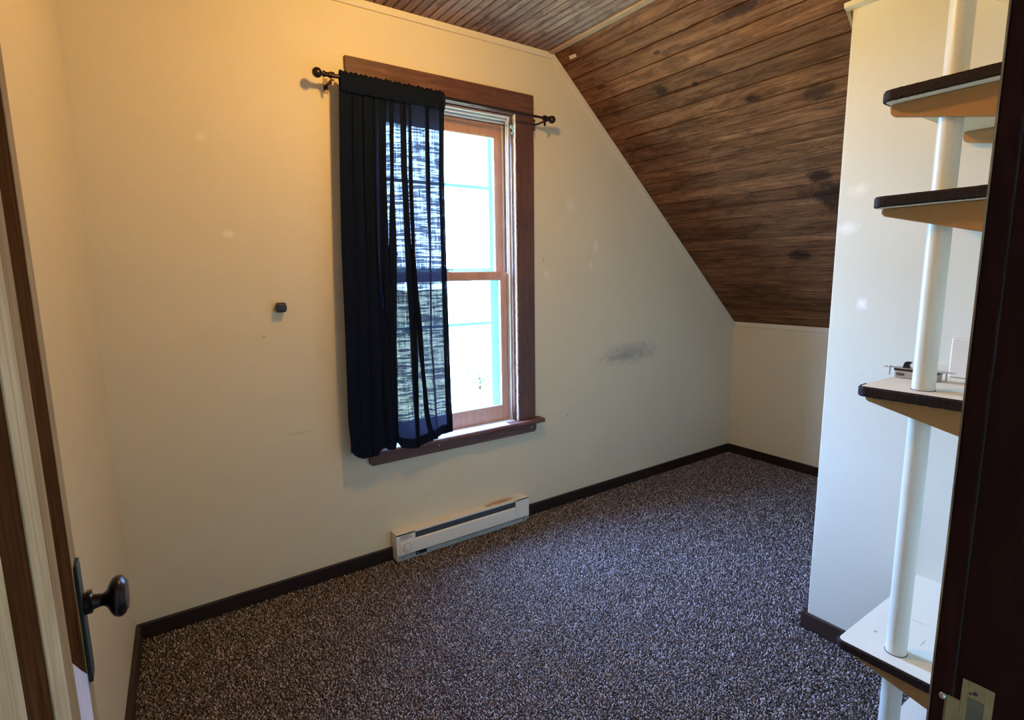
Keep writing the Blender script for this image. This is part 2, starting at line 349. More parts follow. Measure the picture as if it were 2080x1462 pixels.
YA, YB = -.0, WY-.001
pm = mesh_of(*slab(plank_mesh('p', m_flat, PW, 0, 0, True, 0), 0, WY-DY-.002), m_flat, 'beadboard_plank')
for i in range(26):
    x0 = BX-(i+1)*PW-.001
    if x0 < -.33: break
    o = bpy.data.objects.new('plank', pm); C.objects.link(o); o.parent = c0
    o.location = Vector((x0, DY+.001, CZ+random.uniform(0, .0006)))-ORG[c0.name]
# sloped ceiling
nrm = Vector((-DZ, 0, DX))  # upward normal of the slope (pointing out of the room)
if nrm.z < 0: nrm = -nrm
A0 = Vector((BX, 0, CZ))
sc_ = MB(); e0 = A0+nrm*.017; e1 = A0+Vector((DX, 0, DZ))*(SLEN+.15)+nrm*.017
sc_.prism([(e0.x-.05, e0.z+.05*0.9), (e1.x, e1.z), (e1.x+nrm.x*.1, e1.z+nrm.z*.1), (e0.x+nrm.x*.1-.05, e0.z+nrm.z*.1+.04)], 'y', .04, WY+T)
c1 = sc_.build('ceiling', m_dark, kind='structure', label='sloped ceiling of stained knotty pine boards')
smesh = {}
R = Matrix(((DX, 0, nrm.x), (0, 1, 0), (DZ, 0, nrm.z))).to_4x4()
nb = int(SLEN/PW)
for i in range(nb+1):
    wid = PW if i < nb else SLEN-nb*PW
    if wid < .01: continue
    key = round(wid, 4)
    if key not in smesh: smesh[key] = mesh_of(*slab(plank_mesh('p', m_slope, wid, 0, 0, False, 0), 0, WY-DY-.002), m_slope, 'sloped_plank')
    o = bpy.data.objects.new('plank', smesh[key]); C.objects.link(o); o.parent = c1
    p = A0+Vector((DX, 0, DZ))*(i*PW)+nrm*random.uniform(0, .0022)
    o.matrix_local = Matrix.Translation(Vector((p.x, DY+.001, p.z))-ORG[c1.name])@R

# ------------------------------------------------------------------ trims
MB().prism([(leftx(WY)+.001, CZ-.032), (BX-.012, CZ-.032), (BX+.002, CZ-.0005), (leftx(WY)+.001, CZ-.0005)], 'y', WY-.013, WY-.0005).build('trim_1', m_trimp, bevel=.0015, kind='structure', label='narrow cream strip along the top of the window wall')
sp = A0+Vector((DX, 0, DZ))*.0; q0 = (BX+.0025, CZ-.003); q1 = (BX-.0115, CZ-.032)
sq = [q0, (KX-.002, KZ-.002), (KX-.002, KZ-.043), q1]
MB().prism(sq, 'y', WY-.013, WY-.0005).build('trim_2', m_trimp, bevel=.0015, kind='structure', label='narrow cream strip down the slope of the window wall')
MB().prism([(KX-.0005, KZ-.001), (KX-.012, KZ+.006), (KX-.012, KZ-.028), (KX-.0005, KZ-.028)], 'y', PY+.001, WY-.014).build('trim_3', m_trimp, bevel=.001, kind='structure', label='narrow cream strip along the top of the knee wall')
t4 = MB(); t4.add([(2.034, WY-.013, CZ-.009), (2.060, WY-.013, CZ-.009), (2.084, 1.6, CZ-.009), (1.985, 1.0, CZ-.009), (1.95, DY, CZ-.009), (2.12, DY, CZ-.009),
                   (2.034, WY-.013, CZ-.001), (2.060, WY-.013, CZ-.001), (2.084, 1.6, CZ-.001), (1.985, 1.0, CZ-.001), (1.95, DY, CZ-.001), (2.12, DY, CZ-.001)],
                  [(0, 3, 4, 5, 2, 1), (6, 7, 8, 11, 10, 9), (0, 1, 7, 6), (1, 2, 8, 7), (2, 5, 11, 8), (5, 4, 10, 11), (4, 3, 9, 10), (3, 0, 6, 9)])
t4 = MB().add([(2.024, WY-.013, CZ-.009), (2.058, WY-.013, CZ-.009), (2.058, DY+.01, CZ-.009), (2.004, DY+.01, CZ-.009),
               (2.024, WY-.013, CZ-.0005), (2.058, WY-.013, CZ-.0005), (2.058, DY+.01, CZ-.0005), (2.004, DY+.01, CZ-.0005)], [(0,1,2,3), (4,7,6,5), (0,4,5,1), (1,5,6,2), (2,6,7,3), (3,7,4,0)])
t4.build('trim_4', m_strip, bevel=.001, kind='structure', label='pale wooden strip where flat and sloped ceilings meet')
# closet top moulding with mitred return
cm_ = MB(); cm_.prism([(PX-.001, 2.338), (PX-.022, 2.346), (PX-.022, 2.362), (PX-.001, 2.362)], 'y', DY+.002, PY+.02)
cm_.add([(PX-.001, PY+.002, 2.285), (PX-.022, PY+.022, 2.360), (PX-.001, PY+.022, 2.360), (PX+.02, PY+.022, 2.360), (PX+.02, PY+.002, 2.285)], [(0, 1, 2), (0, 2, 3, 4), (1, 0, 4, 3, 2)])
cm_.build('trim_5', m_trimp, kind='structure', label='cream moulding along the top of the closet wall')
# baseboards (top of board at z=.0717)
BBH = .0717
def bb(name, lab, poly, mat): return MB().prism(poly, 'z', .0, BBH).build(name, mat, bevel=.003, kind='structure', label=lab)
bb('baseboard_back', 'dark baseboard left of the heater', [(leftx(WY)+.016, WY-.016), (.985, WY-.016), (.985, WY-.0005), (leftx(WY), WY-.0005)], m_base)
bb('baseboard_back', 'dark baseboard right of the heater', [(1.822, WY-.016), (KX-.016, WY-.016), (KX-.0005, WY-.0005), (1.822, WY-.0005)], m_base)
bb('baseboard_right', 'dark baseboard under the knee wall', [(KX-.016, WY-.0165), (KX-.016, PY+.016), (KX-.0005, PY+.016), (KX-.0005, WY-.001)], m_base)
bb('baseboard_left', 'dark baseboard along the left wall', [(leftx(WY)+.016, WY-.017), (leftx(DY)+.016, DY+.002), (leftx(DY)+.0005, DY+.002), (leftx(WY)+.0005, WY-.001)], m_basey)
bb('baseboard_closet', 'dark baseboard wrapping the closet wall corner', [(PX-.018, DY+.002), (PX-.0005, DY+.002), (PX-.0005, PY+.0005), (KX-.017, PY+.0005), (KX-.017, PY+.018), (PX-.018, PY+.018)], m_basey)

# ------------------------------------------------------------------ carpet pile
NX0, NX1, NY0, NY1 = -.17, KX-.02, .17, WY-.018
stp = .0066
xs, ys = np.meshgrid(np.arange(NX0, NX1, stp), np.arange(NY0, NY1, stp)); xs = xs.ravel(); ys = ys.ravel()
xs = xs+rng.uniform(-.0033, .0033, xs.size); ys = ys+rng.uniform(-.0033, .0033, ys.size)
lft = -.111-.064*(WY-ys)+.018
keep = (xs > lft) & ~((xs > PX-.02) & (ys < PY+.02)) & (xs > -.08-(WY-ys)*.03*0-.12)
# stay clear of the heater foot
keep &= ~((xs > .98) & (xs < 1.825) & (ys > WY-.066))
xs, ys = xs[keep], ys[keep]; n = xs.size
th = rng.uniform(0, 2*np.pi, n); ln = rng.uniform(.004, .0085, n); wd = rng.uniform(.0016, .0026, n); hh = rng.uniform(.006, .011, n)
ux, uy = np.cos(th), np.sin(th); vx, vy = -uy, ux
P = np.zeros((n, 5, 3))
# a short leaning strand: two base corners, two shoulders, a tip
P[:, 0] = np.c_[xs-vx*wd, ys-vy*wd, np.zeros(n)]; P[:, 1] = np.c_[xs+vx*wd, ys+vy*wd, np.zeros(n)]
P[:, 2] = np.c_[xs+ux*ln*.45+vx*wd, ys+uy*ln*.45+vy*wd, hh*.8]; P[:, 3] = np.c_[xs+ux*ln*.45-vx*wd, ys+uy*ln*.45-vy*wd, hh*.95]
P[:, 4] = np.c_[xs+ux*ln, ys+uy*ln, hh*.75]
Fq = np.array([[0, 1, 2], [0, 2, 3], [3, 2, 4]]); faces = (Fq[None]+5*np.arange(n)[:, None, None]).reshape(-1, 3)
cme = bpy.data.meshes.new('carpet_pile'); ctr = np.array([ORG[fl.name].x, ORG[fl.name].y, ORG[fl.name].z])
cme.vertices.add(n*5); cme.vertices.foreach_set('co', (P.reshape(-1, 3)-ctr).ravel())
cme.loops.add(faces.size); cme.loops.foreach_set('vertex_index', faces.ravel().astype(np.int32))
cme.polygons.add(len(faces)); cme.polygons.foreach_set('loop_start', np.arange(0, faces.size, 3, dtype=np.int32)); cme.update(calc_edges=True)
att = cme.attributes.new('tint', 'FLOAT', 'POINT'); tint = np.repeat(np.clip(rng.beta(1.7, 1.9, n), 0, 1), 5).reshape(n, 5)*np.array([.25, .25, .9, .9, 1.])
att.data.foreach_set('value', tint.ravel().astype(np.float32)); cme.materials.append(m_yarn)
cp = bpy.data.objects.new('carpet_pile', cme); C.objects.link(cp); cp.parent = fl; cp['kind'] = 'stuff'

# ------------------------------------------------------------------ window
win = empty('window_1', (1.392, WY, .527), 'double hung wooden window with wide red-brown casing', kind='structure')
Y1 = WY-.022
B(.876, 1.909, Y1, WY-.001, 2.297, 2.411).build('head_casing', m_casing_x, win, bevel=.002)
B(1.784, 1.909, Y1+.001, WY-.001, .6125, 2.2965).build('side_casing', m_casing_z, win, bevel=.002)
B(.876, 1.001, Y1+.001, WY-.001, .6125, 2.2965).build('side_casing', m_casing_z, win, bevel=.002)
st = MB(); st.prism([(WY-.062, .587), (WY-.066, .593), (WY-.066, .605), (WY-.062, .611), (WY-.001, .6115), (WY-.001, .587)], 'x', .838, 1.948)
st.build('stool', m_casing_x, win, bevel=.002)
B(1.0035, 1.7815, WY, WY+.055, .590, .6115).build('inner_sill', m_sill, win)
B(1.0035, 1.70, WY-.058, WY, .6112, .6130).build('sill_paint', m_sill, win, label='pale painted top of the sill')
ap = MB(); ap.prism([(.889, .586), (1.917, .586), (1.917, .540), (1.905, .527), (.901, .527), (.889, .540)], 'y', WY-.019, WY-.001)
apo = ap.build('apron', m_casing_x, win, bevel=.002)
for x in (1.27, 1.88): MB().lathe((x, WY-.0185, .562 if x < 1.5 else .556), (0, -1, 0), [(0, .004), (.0012, .0035)], 8).build('nail_head', m_white, apo)
# jamb liner with ridged vinyl tracks
jl = MB(); jl.box(1.0035, 1.012, WY+.001, WY+T-.01, .6, 2.2995); jl.box(1.774, 1.7815, WY+.001, WY+T-.01, .6, 2.2995); jl.box(1.012, 1.774, WY+.001, WY+T-.01, 2.290, 2.2995)
jl.build('jamb', m_casing_z, win)
for x, s in ((1.012, 1), (1.774, -1)):
    for yy, wdt in ((.020, .004), (.038, .005), (.078, .006), (.118, .005)):
        B(min(x, x+s*.010), max(x, x+s*.010), WY+yy, WY+yy+wdt, .612, 2.286).build('track_rib', m_vinyl, win)
for k, yy in enumerate((.012, .034, .060, .09)):
    B(1.012, 1.772, WY+yy, WY+yy+.008, 2.282-.010*k, 2.290).build('head_rib', m_vinyl, win)
ck = MB()
for k in range(150):
    z = .615+k*.0112; j = random.uniform(-.0015, .0015)
    ck.box(1.7795+j, 1.7865+random.uniform(-.001, .002), Y1-.0012+random.uniform(0, .0006), Y1+.006, z, z+.0114)
ck.build('caulk_line', m_caulk, win, label='rough white caulk beside the right casing')
def sash(name, x0, x1, y0, y1, z0, z1, sw, bot, top, lab):
    s = MB(); s.box(x0, x0+sw, y0, y1, z0, z1); s.box(x1-sw, x1, y0, y1, z0, z1)
    s.box(x0+sw, x1-sw, y0, y1, z0, z0+bot); s.box(x0+sw, x1-sw, y0, y1, z1-top, z1)
    o = s.build(name, m_sash, win, bevel=.0015, label=lab)
    gx0, gx1, gz0, gz1 = x0+sw, x1-sw, z0+bot, z1-top; ym = (y0+y1)/2
    B(gx0-.004, gx1+.004, ym-.0015, ym+.0015, gz0-.004, gz1+.004).build('glass', m_glass, o)
    bd = MB()
    for a in ((gx0-.001, gx0+.005, gz0, gz1), (gx1-.005, gx1+.001, gz0, gz1), (gx0, gx1, gz0-.001, gz0+.005), (gx0, gx1, gz1-.005, gz1+.001)):
        bd.box(a[0], a[1], ym-.012, ym-.003, a[2], a[3])
    bd.build('glazing_bead', m_vinyl, o); return o
ls = sash('lower_sash', 1.020, 1.768, WY+.046, WY+.074, .612, 1.466, .046, .088, .041, 'orange-brown lower sash')
us = sash('upper_sash', 1.024, 1.764, WY+.082, WY+.110, 1.428, 2.262, .047, .038, .070, 'orange-brown upper sash')
lk = MB().lathe((1.392, WY+.060, 1.466), (0, 0, 1), [(0, .014), (.006, .014), (.008, .006), (.016, .006)], 16).box(1.38, 1.425, WY+.052, WY+.062, 1.478, 1.484)
lk.build('sash_lock', m_steel, win, smooth=True)
# aqua outer storm frame with its bars
B(1.012, 1.050, WY+.150, WY+.168, .60, 2.29).build('storm_stile', m_aqua, win)
B(1.717, 1.774, WY+.150, WY+.168, .60, 2.29).build('storm_stile', m_aqua, win)
for z in (1.176, 1.933): B(1.050, 1.717, WY+.154, WY+.164, z-.008, z+.008).build('storm_bar', m_aqua, win)
B(1.050, 1.717, WY+.152, WY+.166, 1.455, 1.49).build('storm_bar', m_aqua, win)
B(1.0035, 1.7815, WY+.06, WY+.176, .575, .600).build('outer_sill', m_sill, win)
# small pulley hook on the head of the right jamb
h = bp(1040, 262, 'y', Y1-.004)
pk = MB().lathe((h.x, Y1+.001, h.z+.012), (0, -1, 0), [(0, .010), (.005, .010), (.006, .008)], 16)
pk.tube([(h.x+.004, Y1-.004, h.z+.010), (h.x+.006, Y1-.005, h.z-.010), (h.x, Y1-.005, h.z-.024), (h.x-.006, Y1-.005, h.z-.018)], .0028, 8)
pk.build('cord_hook', plain('pale_blue_plastic', (.30, .48, .62), .4), win, smooth=True)
# dangling string at the casing edge
g0 = bp(1086, 249, 'y', WY-.024)
sg = MB().tube([(g0.x-.006, WY-.024, g0.z), (g0.x+.001, WY-.023, g0.z-.004), (g0.x+.001, WY-.020, g0.z-.03), (g0.x+.004, WY-.019, g0.z-.055), (g0.x+.010, WY-.018, g0.z-.078)], .0016, 6)
sg.sphere((g0.x-.004, WY-.026, g0.z+.001), .005, 10)
sg.build('string', plain('frayed_grey_string', (.22, .2, .17), .8), label='short frayed string hanging at the top right corner of the casing', cat='string')

# ------------------------------------------------------------------ curtain rod
ra, rb_ = Vector((.752, WY-.1, 2.2885)), Vector((1.950, WY-.1, 2.2785)); dr = (rb_-ra).normalized(); RL = (rb_-ra).length
rod = empty('curtain_rod', (1.35, WY-.1, 2.28), 'thin dark bronze curtain rod with ball ends above the window', 'curtain rod')
MB().lathe(ra, dr, [(0, .0085), (.704, .0085)], 16).build('rod', m_bronze, rod, smooth=True)
MB().lathe(ra+dr*.70, dr, [(0, .0065), (RL-.70, .0065)], 16).build('rod', m_bronze, rod, smooth=True)
for p, d in ((ra, -dr), (rb_, dr)):
    f_ = MB().lathe(p-d*.03, d, [(0, .0085), (.001, .012), (.006, .012), (.008, .009), (.020, .010), (.026, .013), (.030, .013), (.032, .008), (.036, .008)], 16)
    f_.sphere(p+d*.024, .0205, 24); f_.build('finial', m_bronze, rod, smooth=True)
for x, z in ((.790, 2.288), (1.925, 2.279)):
    b_ = MB().box(x-.006, x+.006, WY-.112, WY-.001, z-.020, z-.0135); b_.box(x-.009, x+.009, WY-.004, WY-.001, z-.045, z+.015)
    b_.lathe((x-.007, WY-.1, z), (1, 0, 0), [(0, .014), (.014, .014)], 16); b_.box(x-.004, x+.004, WY-.104, WY-.096, z-.040, z-.012)
    b_.build('bracket', m_bronze, rod)

# ------------------------------------------------------------------ curtain: one cloth with overlapping pleats
YC = WY-.092
lv = [235, 350, 516, 700, 840, 890]        # photo rows the pleat table was read at
ZL = [2.22, 1.92, 1.55, 1.12, .79, .66]
def fold(*ab): return ab
bands = [  # (left,right) of each triple-layer pleat at the six rows
 [(692,716),(694,718),(697,722),(702,728),(708,732),(714,736)],
 [(712,738),(714,740),(718,746),(724,752),(728,756),(730,758)],
 [(734,758),(736,760),(742,764),(748,776),(752,782),(754,786)],
 [(756,764),(758,764),(762,767),(772,790),(778,796),(780,798)],
 [(769,783),(771,784),(774,789),(788,800),(790,803),(792,806)],
 [(790,799),(792,800),(790,806),(799,806),(801,809),(806,810)],
 [(812,823),(815,826),(823,838),(835,848),(843,850),(846,852)],
 [(830,834),(832,838),(839,843),(850,858),(862,871),(872,880)],
 [(862,870),(866,873),(874,875),(876,877),(884,885),(888,889)],
]
Lx = [688, 690, 694, 701, 709, 713]; Rx = [902, 903, 907, 912, 916, 919]
def zinterp(z, arr):
    if z >= ZL[0]: i = 0
    else:
        i = max(k for k in range(len(ZL)) if z <= ZL[k]); i = min(i, len(ZL)-2)
    t = (z-ZL[i])/(ZL[i+1]-ZL[i]); t = max(0, min(1.0 if i == len(ZL)-2 else 1, t)); return arr[i]+(arr[i+1]-arr[i])*t
def xw(px, z): # photo column at height z on the curtain plane
    a = bp(px, 0, 'y', YC); b = bp(px, 1400, 'y', YC); t = (z-a.z)/(b.z-a.z); return a.x+(b.x-a.x)*t
zb_pts = [(.745,.655),(.783,.640),(.80,.615),(.842,.601),(.900,.600),(.913,.606),(.922,.637),(.947,.639),(.956,.619),(.994,.619),(1.006,.645),(1.026,.645),(1.032,.612),(1.103,.598),(1.189,.620),(1.32,.655)]
def zbot(x):
    for (a, za), (b, zb) in zip(zb_pts[:-1], zb_pts[1:]):
        if x <= b: return za+(zb-za)*max(0, (x-a)/(b-a))
    return zb_pts[-1][1]
ZT = 2.262
NR = 90
def nodes(z):
    out = [(zinterp(z, Lx), 0)]
    for bd in bands:
        a = zinterp(z, [q[0] for q in bd]); b = zinterp(z, [q[1] for q in bd])
        out += [(b, .000), (a, .010), (b, .020)]   # forward, back behind, forward again further back
    out += [(zinterp(z, Rx), .006), (zinterp(z, Rx)-7, .010)]
    return out
def cross(z, amp=1.):
    nd = nodes(z); pts = []
    for i in range(len(nd)-1):
        m = 5
        for k in range(m):
            t = k/m; s = t*t*(3-2*t)
            pts.append((nd[i][0]+(nd[i+1][0]-nd[i][0])*t, (nd[i][1]+(nd[i+1][1]-nd[i][1])*s)))
    pts.append(nd[-1]); return pts
vs = []; rows = []
for r_ in range(NR+1):
    t = r_/NR; zn = ZT+(.62-ZT)*t; cs = cross(zn); row = []
    for j, (px, yo) in enumerate(cs):
        x = xw(px, zn); z = ZT+(zbot(x)-ZT)*t if t > .0 else ZT
        z = ZT+((zbot(x)*t+(.62)*(1-t))-ZT)*t
        wob = .006*math.sin(px*.21+zn*1.1)*min(1, t*4)+.003*math.sin(px*.53+zn*3)
        vs.append((x, YC-.004+yo*min(1, .35+t*3)+wob, z)); row.append(len(vs)-1)
    rows.append(row)
fs = [(rows[a][b], rows[a][b+1], rows[a+1][b+1], rows[a+1][b]) for a in range(NR) for b in range(len(rows[0])-1)]
cur = empty('curtain', (1.05, YC, .6), 'sheer black-navy curtain panel pushed to the left of the window', 'curtain')
cm2 = MB().add(vs, fs); cur_c = None
def cloth_build(mb, name, mat):
    me = bpy.data.meshes.new(name); o_ = ORG[cur.name]; me.from_pydata([(p[0]-o_.x, p[1]-o_.y, p[2]-o_.z) for p in mb.v], [], mb.f)
    me.materials.append(mat)
    for p in me.polygons: p.use_smooth = True
    o = bpy.data.objects.new(name, me); C.objects.link(o); o.parent = cur; ORG[o.name] = o_; return o
cloth_build(cm2, 'cloth', m_cloth)
# bottom hem: doubled cloth on the last 4 cm, follows the same folds
hv = []; hr = []
for rr in range(5):
    row = []
    for j in range(len(rows[0])):
        p1 = Vector(vs[rows[NR][j]]); p0 = Vector(vs[rows[NR-4][j]]); q = p1+(p0-p1)*(rr/4*.66)
        hv.append((q.x, q.y-.0022, q.z-(.001 if rr == 0 else 0))); row.append(len(hv)-1)
    hr.append(row)
cloth_build(MB().add(hv, [(hr[a][b], hr[a][b+1], hr[a+1][b+1], hr[a+1][b]) for a in range(4) for b in range(len(hr[0])-1)]), 'bottom_hem', m_hem)
# right side hem
sv = []; sf = []
for r_ in range(NR+1):
    z = vs[rows[r_][-2]][2]; p = vs[rows[r_][-2]]; 
    sv += [(p[0]+.001, p[1]-.002, z), (p[0]-.014, p[1]-.0035, z)]
    if r_: k = len(sv); sf.append((k-4, k-3, k-1, k-2))
cloth_build(MB().add(sv, sf), 'side_hem', m_hem)
# left edge: doubled as it gathers
# rod pocket and ruffled header
pv = []; pf = []; NP = 150
xa, xb = xw(688, 2.29)+.0, 1.318
prof = [(-.004, -.055), (-.013, -.028), (-.0135, .0), (-.010, .012), (-.004, .020), (-.001, .034), (.002, .034), (.006, .019), (.012, .010), (.0135, -.004), (.010, -.028), (.002, -.055)]
for i in range(NP+1):
    x = xa+(xb-xa)*i/NP; zc = 2.2885-.01*(x-.752)/1.198
    ru = .5*math.sin(i*1.05)+.5*math.sin(i*.37+1)+.4*math.sin(i*2.3); k = .0028
    hgt = 1+.35*math.sin(i*.93)+.25*math.sin(i*.41)
    for (yo, zo) in prof:
        z2 = zo
        if zo > .02: z2 = .019+.008*max(.15, hgt)
        pv.append((x, WY-.1+yo*(1+.12*ru)+(k*ru if zo < -.02 or zo > .015 else k*.4*ru), zc+z2+(-.0 if zo > -.05 else .004*ru)))
m_ = len(prof)
for i in range(NP):
    for j in range(m_-1): pf.append((i*m_+j, i*m_+j+1, (i+1)*m_+j+1, (i+1)*m_+j))
cloth_build(MB().add(pv, pf), 'rod_pocket', m_hem)

# ------------------------------------------------------------------ heater
ht = empty('baseboard_heater', (1.40, WY, 0), 'white electric baseboard heater with rust mark, on the wall below the window', 'heater')
HX0, HX1, HY = .985, 1.817, WY-.070; Z0 = .038; ZTOP = .157
sh = MB(); sh.box(HX0, HX1, HY+.003, WY-.001, ZTOP-.004, ZTOP); sh.box(HX0, HX0+.004, HY+.003, WY-.001, .02, ZTOP-.004); sh.box(HX1-.004, HX1, HY+.003, WY-.001, .02, ZTOP-.004)
sh.box(HX0, HX1, WY-.006, WY-.001, .01, ZTOP-.004); sh.box(HX0, HX1, HY, HY+.004, ZTOP-.010, ZTOP)
sh.build('casing', m_heat, ht, bevel=.0012)
B(1.087, 1.722, HY+.012, HY+.030, .095, .150).build('fin_plate', m_fin, ht)
B(1.087, 1.722, HY+.030, WY-.008, .03, .150).build('element', m_dark, ht)
pn = MB().prism([(HY-.002, .042), (HY-.002, .108), (HY+.004, .114), (HY+.006, .114), (HY+.006, .042)], 'x', 1.001, 1.722)
pn.build('front_panel', m_white, ht, bevel=.001)
ec = B(HX0, 1.089, HY, HY+.006, .112, ZTOP-.001).box(HX0, 1.001, HY, HY+.006, .042, .112).build('end_cap', m_white, ht, bevel=.001)
B(1.7235, HX1, HY, HY+.006, .112, ZTOP-.001).box(1.7235, HX1, HY-.001, HY+.006, .042, .1115).build('end_cap', m_white, ht, bevel=.001)
vh = MB()
for r_ in range(3):
    for c_ in range(6 if r_ != 1 else 5):
        x = 1.006+c_*.0118+(.0059 if r_ == 1 else 0); z = .1435-r_*.0075
        vh.lathe((x, HY+.0002, z), (0, -1, 0), [(0, .0029), (.0006, .0029)], 8)
vh.build('vent_hole', m_dark, ec, kind='stuff')
MB().lathe((1.040, HY-.0022, .074), (0, -1, 0), [(0, .0245), (.0006, .0245)], 28).build('knob_gap', m_fin, ht)
kb = MB().lathe((1.040, HY-.001, .074), (0, -1, 0), [(0, .023), (.004, .023), (.006, .020), (.0065, .017), (.004, .0155), (.004, .013), (.009, .012), (.011, .010)], 28).build('thermostat_knob', m_white2, ht, smooth=True)
B(1.038, 1.042, HY-.014, HY-.004, .066, .090).build('knob_pointer', m_white2, kb)
toe = MB().prism([(HY+.012, .004), (HY+.004, .030), (HY+.012, .032), (HY+.034, .040), (WY-.004, .040), (WY-.004, .004)], 'x', HX0+.004, HX1-.006).build('toe_plate', m_toe, ht, bevel=.0008)
for x in (1.018, 1.785): MB().lathe((x, HY+.006, .024), (0, -1, 0), [(0, .0035), (.002, .003)], 10).build('screw', m_dark, toe)
B(1.090, 1.150, HY+.0015, HY+.006, .020, .040).build('wiring_slot', m_dark, ht)
MB().sphere((1.099, HY-.0005, .031), .004, 10).build('screw', m_steel, ht)
MB().sphere((1.405, HY-.001, .1145), .0025, 8).build('paint_chip', m_white, ht)

# ------------------------------------------------------------------ black bumper on the wall
wb = empty('wall_hook', (.535, WY, 1.30), 'small square black plastic hook on the cream wall left of the curtain', 'hook')
c_ = bp(570.5, 625, 'y', WY-.022)
MB().box(c_.x-.016, c_.x+.016, WY-.012, WY-.0005, c_.z-.019, c_.z+.019).build('base_plate', m_black, wb, bevel=.004, seg=3)
hp = MB().prism([(c_.x-.018, c_.z-.019), (c_.x-.024, c_.z), (c_.x-.018, c_.z+.022), (c_.x+.018, c_.z+.022), (c_.x+.023, c_.z), (c_.x+.017, c_.z-.019)], 'y', WY-.040, WY-.012).build('hook_head', m_black, wb, bevel=.005, seg=3)
B(c_.x-.012, c_.x+.014, WY-.042, WY-.0395, c_.z-.012, c_.z+.014).build('face', m_black, wb, bevel=.002)

# ------------------------------------------------------------------ corner shelf unit with pole
su = empty('corner_shelf_unit', (1.87, .41, 0), 'white corner shelves with rough dark brown edges on a white floor-to-ceiling pole', 'shelves')
XE, YE = 1.578, .656
def shelf(zt, th=.027, ye=YE, x0=XE, edge=True, rr=.022):
    pl = [(PX-.0005, DY+.0015), (x0+.004, DY+.0015), (x0+.004, ye-rr)]
    for k in range(1, 7):
        q = math.pi/2*k/6; pl.append((x0+.004+(rr-.004)*(1-math.cos(q)), ye-rr+(rr-.004)*math.sin(q)))
    pl.append((PX-.0005, ye-.004))
    o = MB().prism(pl, 'z', zt-th, zt).build('shelf', m_shelf, su, bevel=.0012)
    if edge:
        path = []; N1 = 90
        for k in range(N1+1): path.append((x0, DY+.002+(ye-rr-DY-.002)*k/N1))
        for k in range(1, 8):
            q = math.pi/2*k/8; path.append((x0+rr*(1-math.cos(q)), ye-rr+rr*math.sin(q)))
        for k in range(1, 12): path.append((x0+rr+.003*k, ye))
        ev = []; ef = []
        for i, (x, y) in enumerate(path):
            if i == 0: t = Vector((0, 1))
            elif i == len(path)-1: t = Vector((1, 0))
            else: t = Vector((path[i+1][0]-path[i-1][0], path[i+1][1]-path[i-1][1])).normalized()
            nn = Vector((-t.y, t.x)); j1 = random.uniform(-.0012, .0012); j2 = random.uniform(-.0014, .0014); j3 = random.uniform(-.0003, .0003)
            ins = .0012
            ev += [(x-nn.x*ins, y-nn.y*ins, zt+.0008), (x+nn.x*.000, y+nn.y*.000, zt+.0004+j1*.6), (x+nn.x*(.003+j3), y+nn.y*(.003+j3), zt-.004+j1),
                   (x+nn.x*(.003+j3), y+nn.y*(.003+j3), zt-th+.004+j2), (x, y, zt-th+.0004+j2*.7), (x-nn.x*ins, y-nn.y*ins, zt-th+.0005)]
        for i in range(len(path)-1):
            for j in range(5): ef.append((i*6+j, i*6+j+1, (i+1)*6+j+1, (i+1)*6+j))
            ef.append((i*6+5, i*6, (i+1)*6, (i+1)*6+5))
        # keep the cream top visible: only the outer 2 mm of the lip is dark
        ev = [v for v in ev]
        MB().add(ev, ef).build('edge_band', m_bark, o, smooth=False, label='rough dark brown shelf edge')
    return o
def bracket(zu, x0, y_tip=.648, slope=.25, tip=.024, bow=1.):
    pl = [(DY+.002, zu-.0005), (y_tip-.004, zu-.0005), (y_tip, zu-.006), (y_tip-.001, zu-tip*.7), (y_tip-.008, zu-tip)]
    for k in range(1, 9):
        t = k/8; y = y_tip-.008+(DY+.002-y_tip+.008)*t; pl.append((y, zu-tip-slope*(y_tip-.008-y)**bow))
    MB().prism(pl, 'x', x0, x0+.019).build('bracket', m_bracket, su, bevel=.002)
TH = .027
tops = [(.402, False), (1.144, True), (1.605+TH, True), (1.858+TH, True)]
for zt, _ in tops: shelf(zt)
shelf(.060, .022, ye=.588, edge=False)
for zt, sl_, tp in ((.402, .24, .020), (1.144, .25, .018), (1.605+TH, .26, .020), (1.858+TH, .22, .030)):
    bracket(zt-TH, 1.612, slope=sl_, tip=tp); bracket(zt-TH, 2.120, slope=sl_, tip=tp)
MB().prism([(.66, 2.262), (.42, 2.03), (.42, 2.30), (.66, 2.30)], 'x', PX-.018, PX-.0005).build('wall_brace', m_shelf, su, bevel=.001)
PC = (1.650, .53)
pol = MB().lathe((PC[0], PC[1], .0), (0, 0, 1), [(0, .0250), (2.655, .0250)], 32).build('pole', m_pole, su, smooth=True)
for zt in (.402, 1.144): MB().lathe((PC[0], PC[1], zt+.0005), (0, 0, 1), [(0, .0268), (.0008, .0266)], 32).build('pole_gap', m_dark, pol)
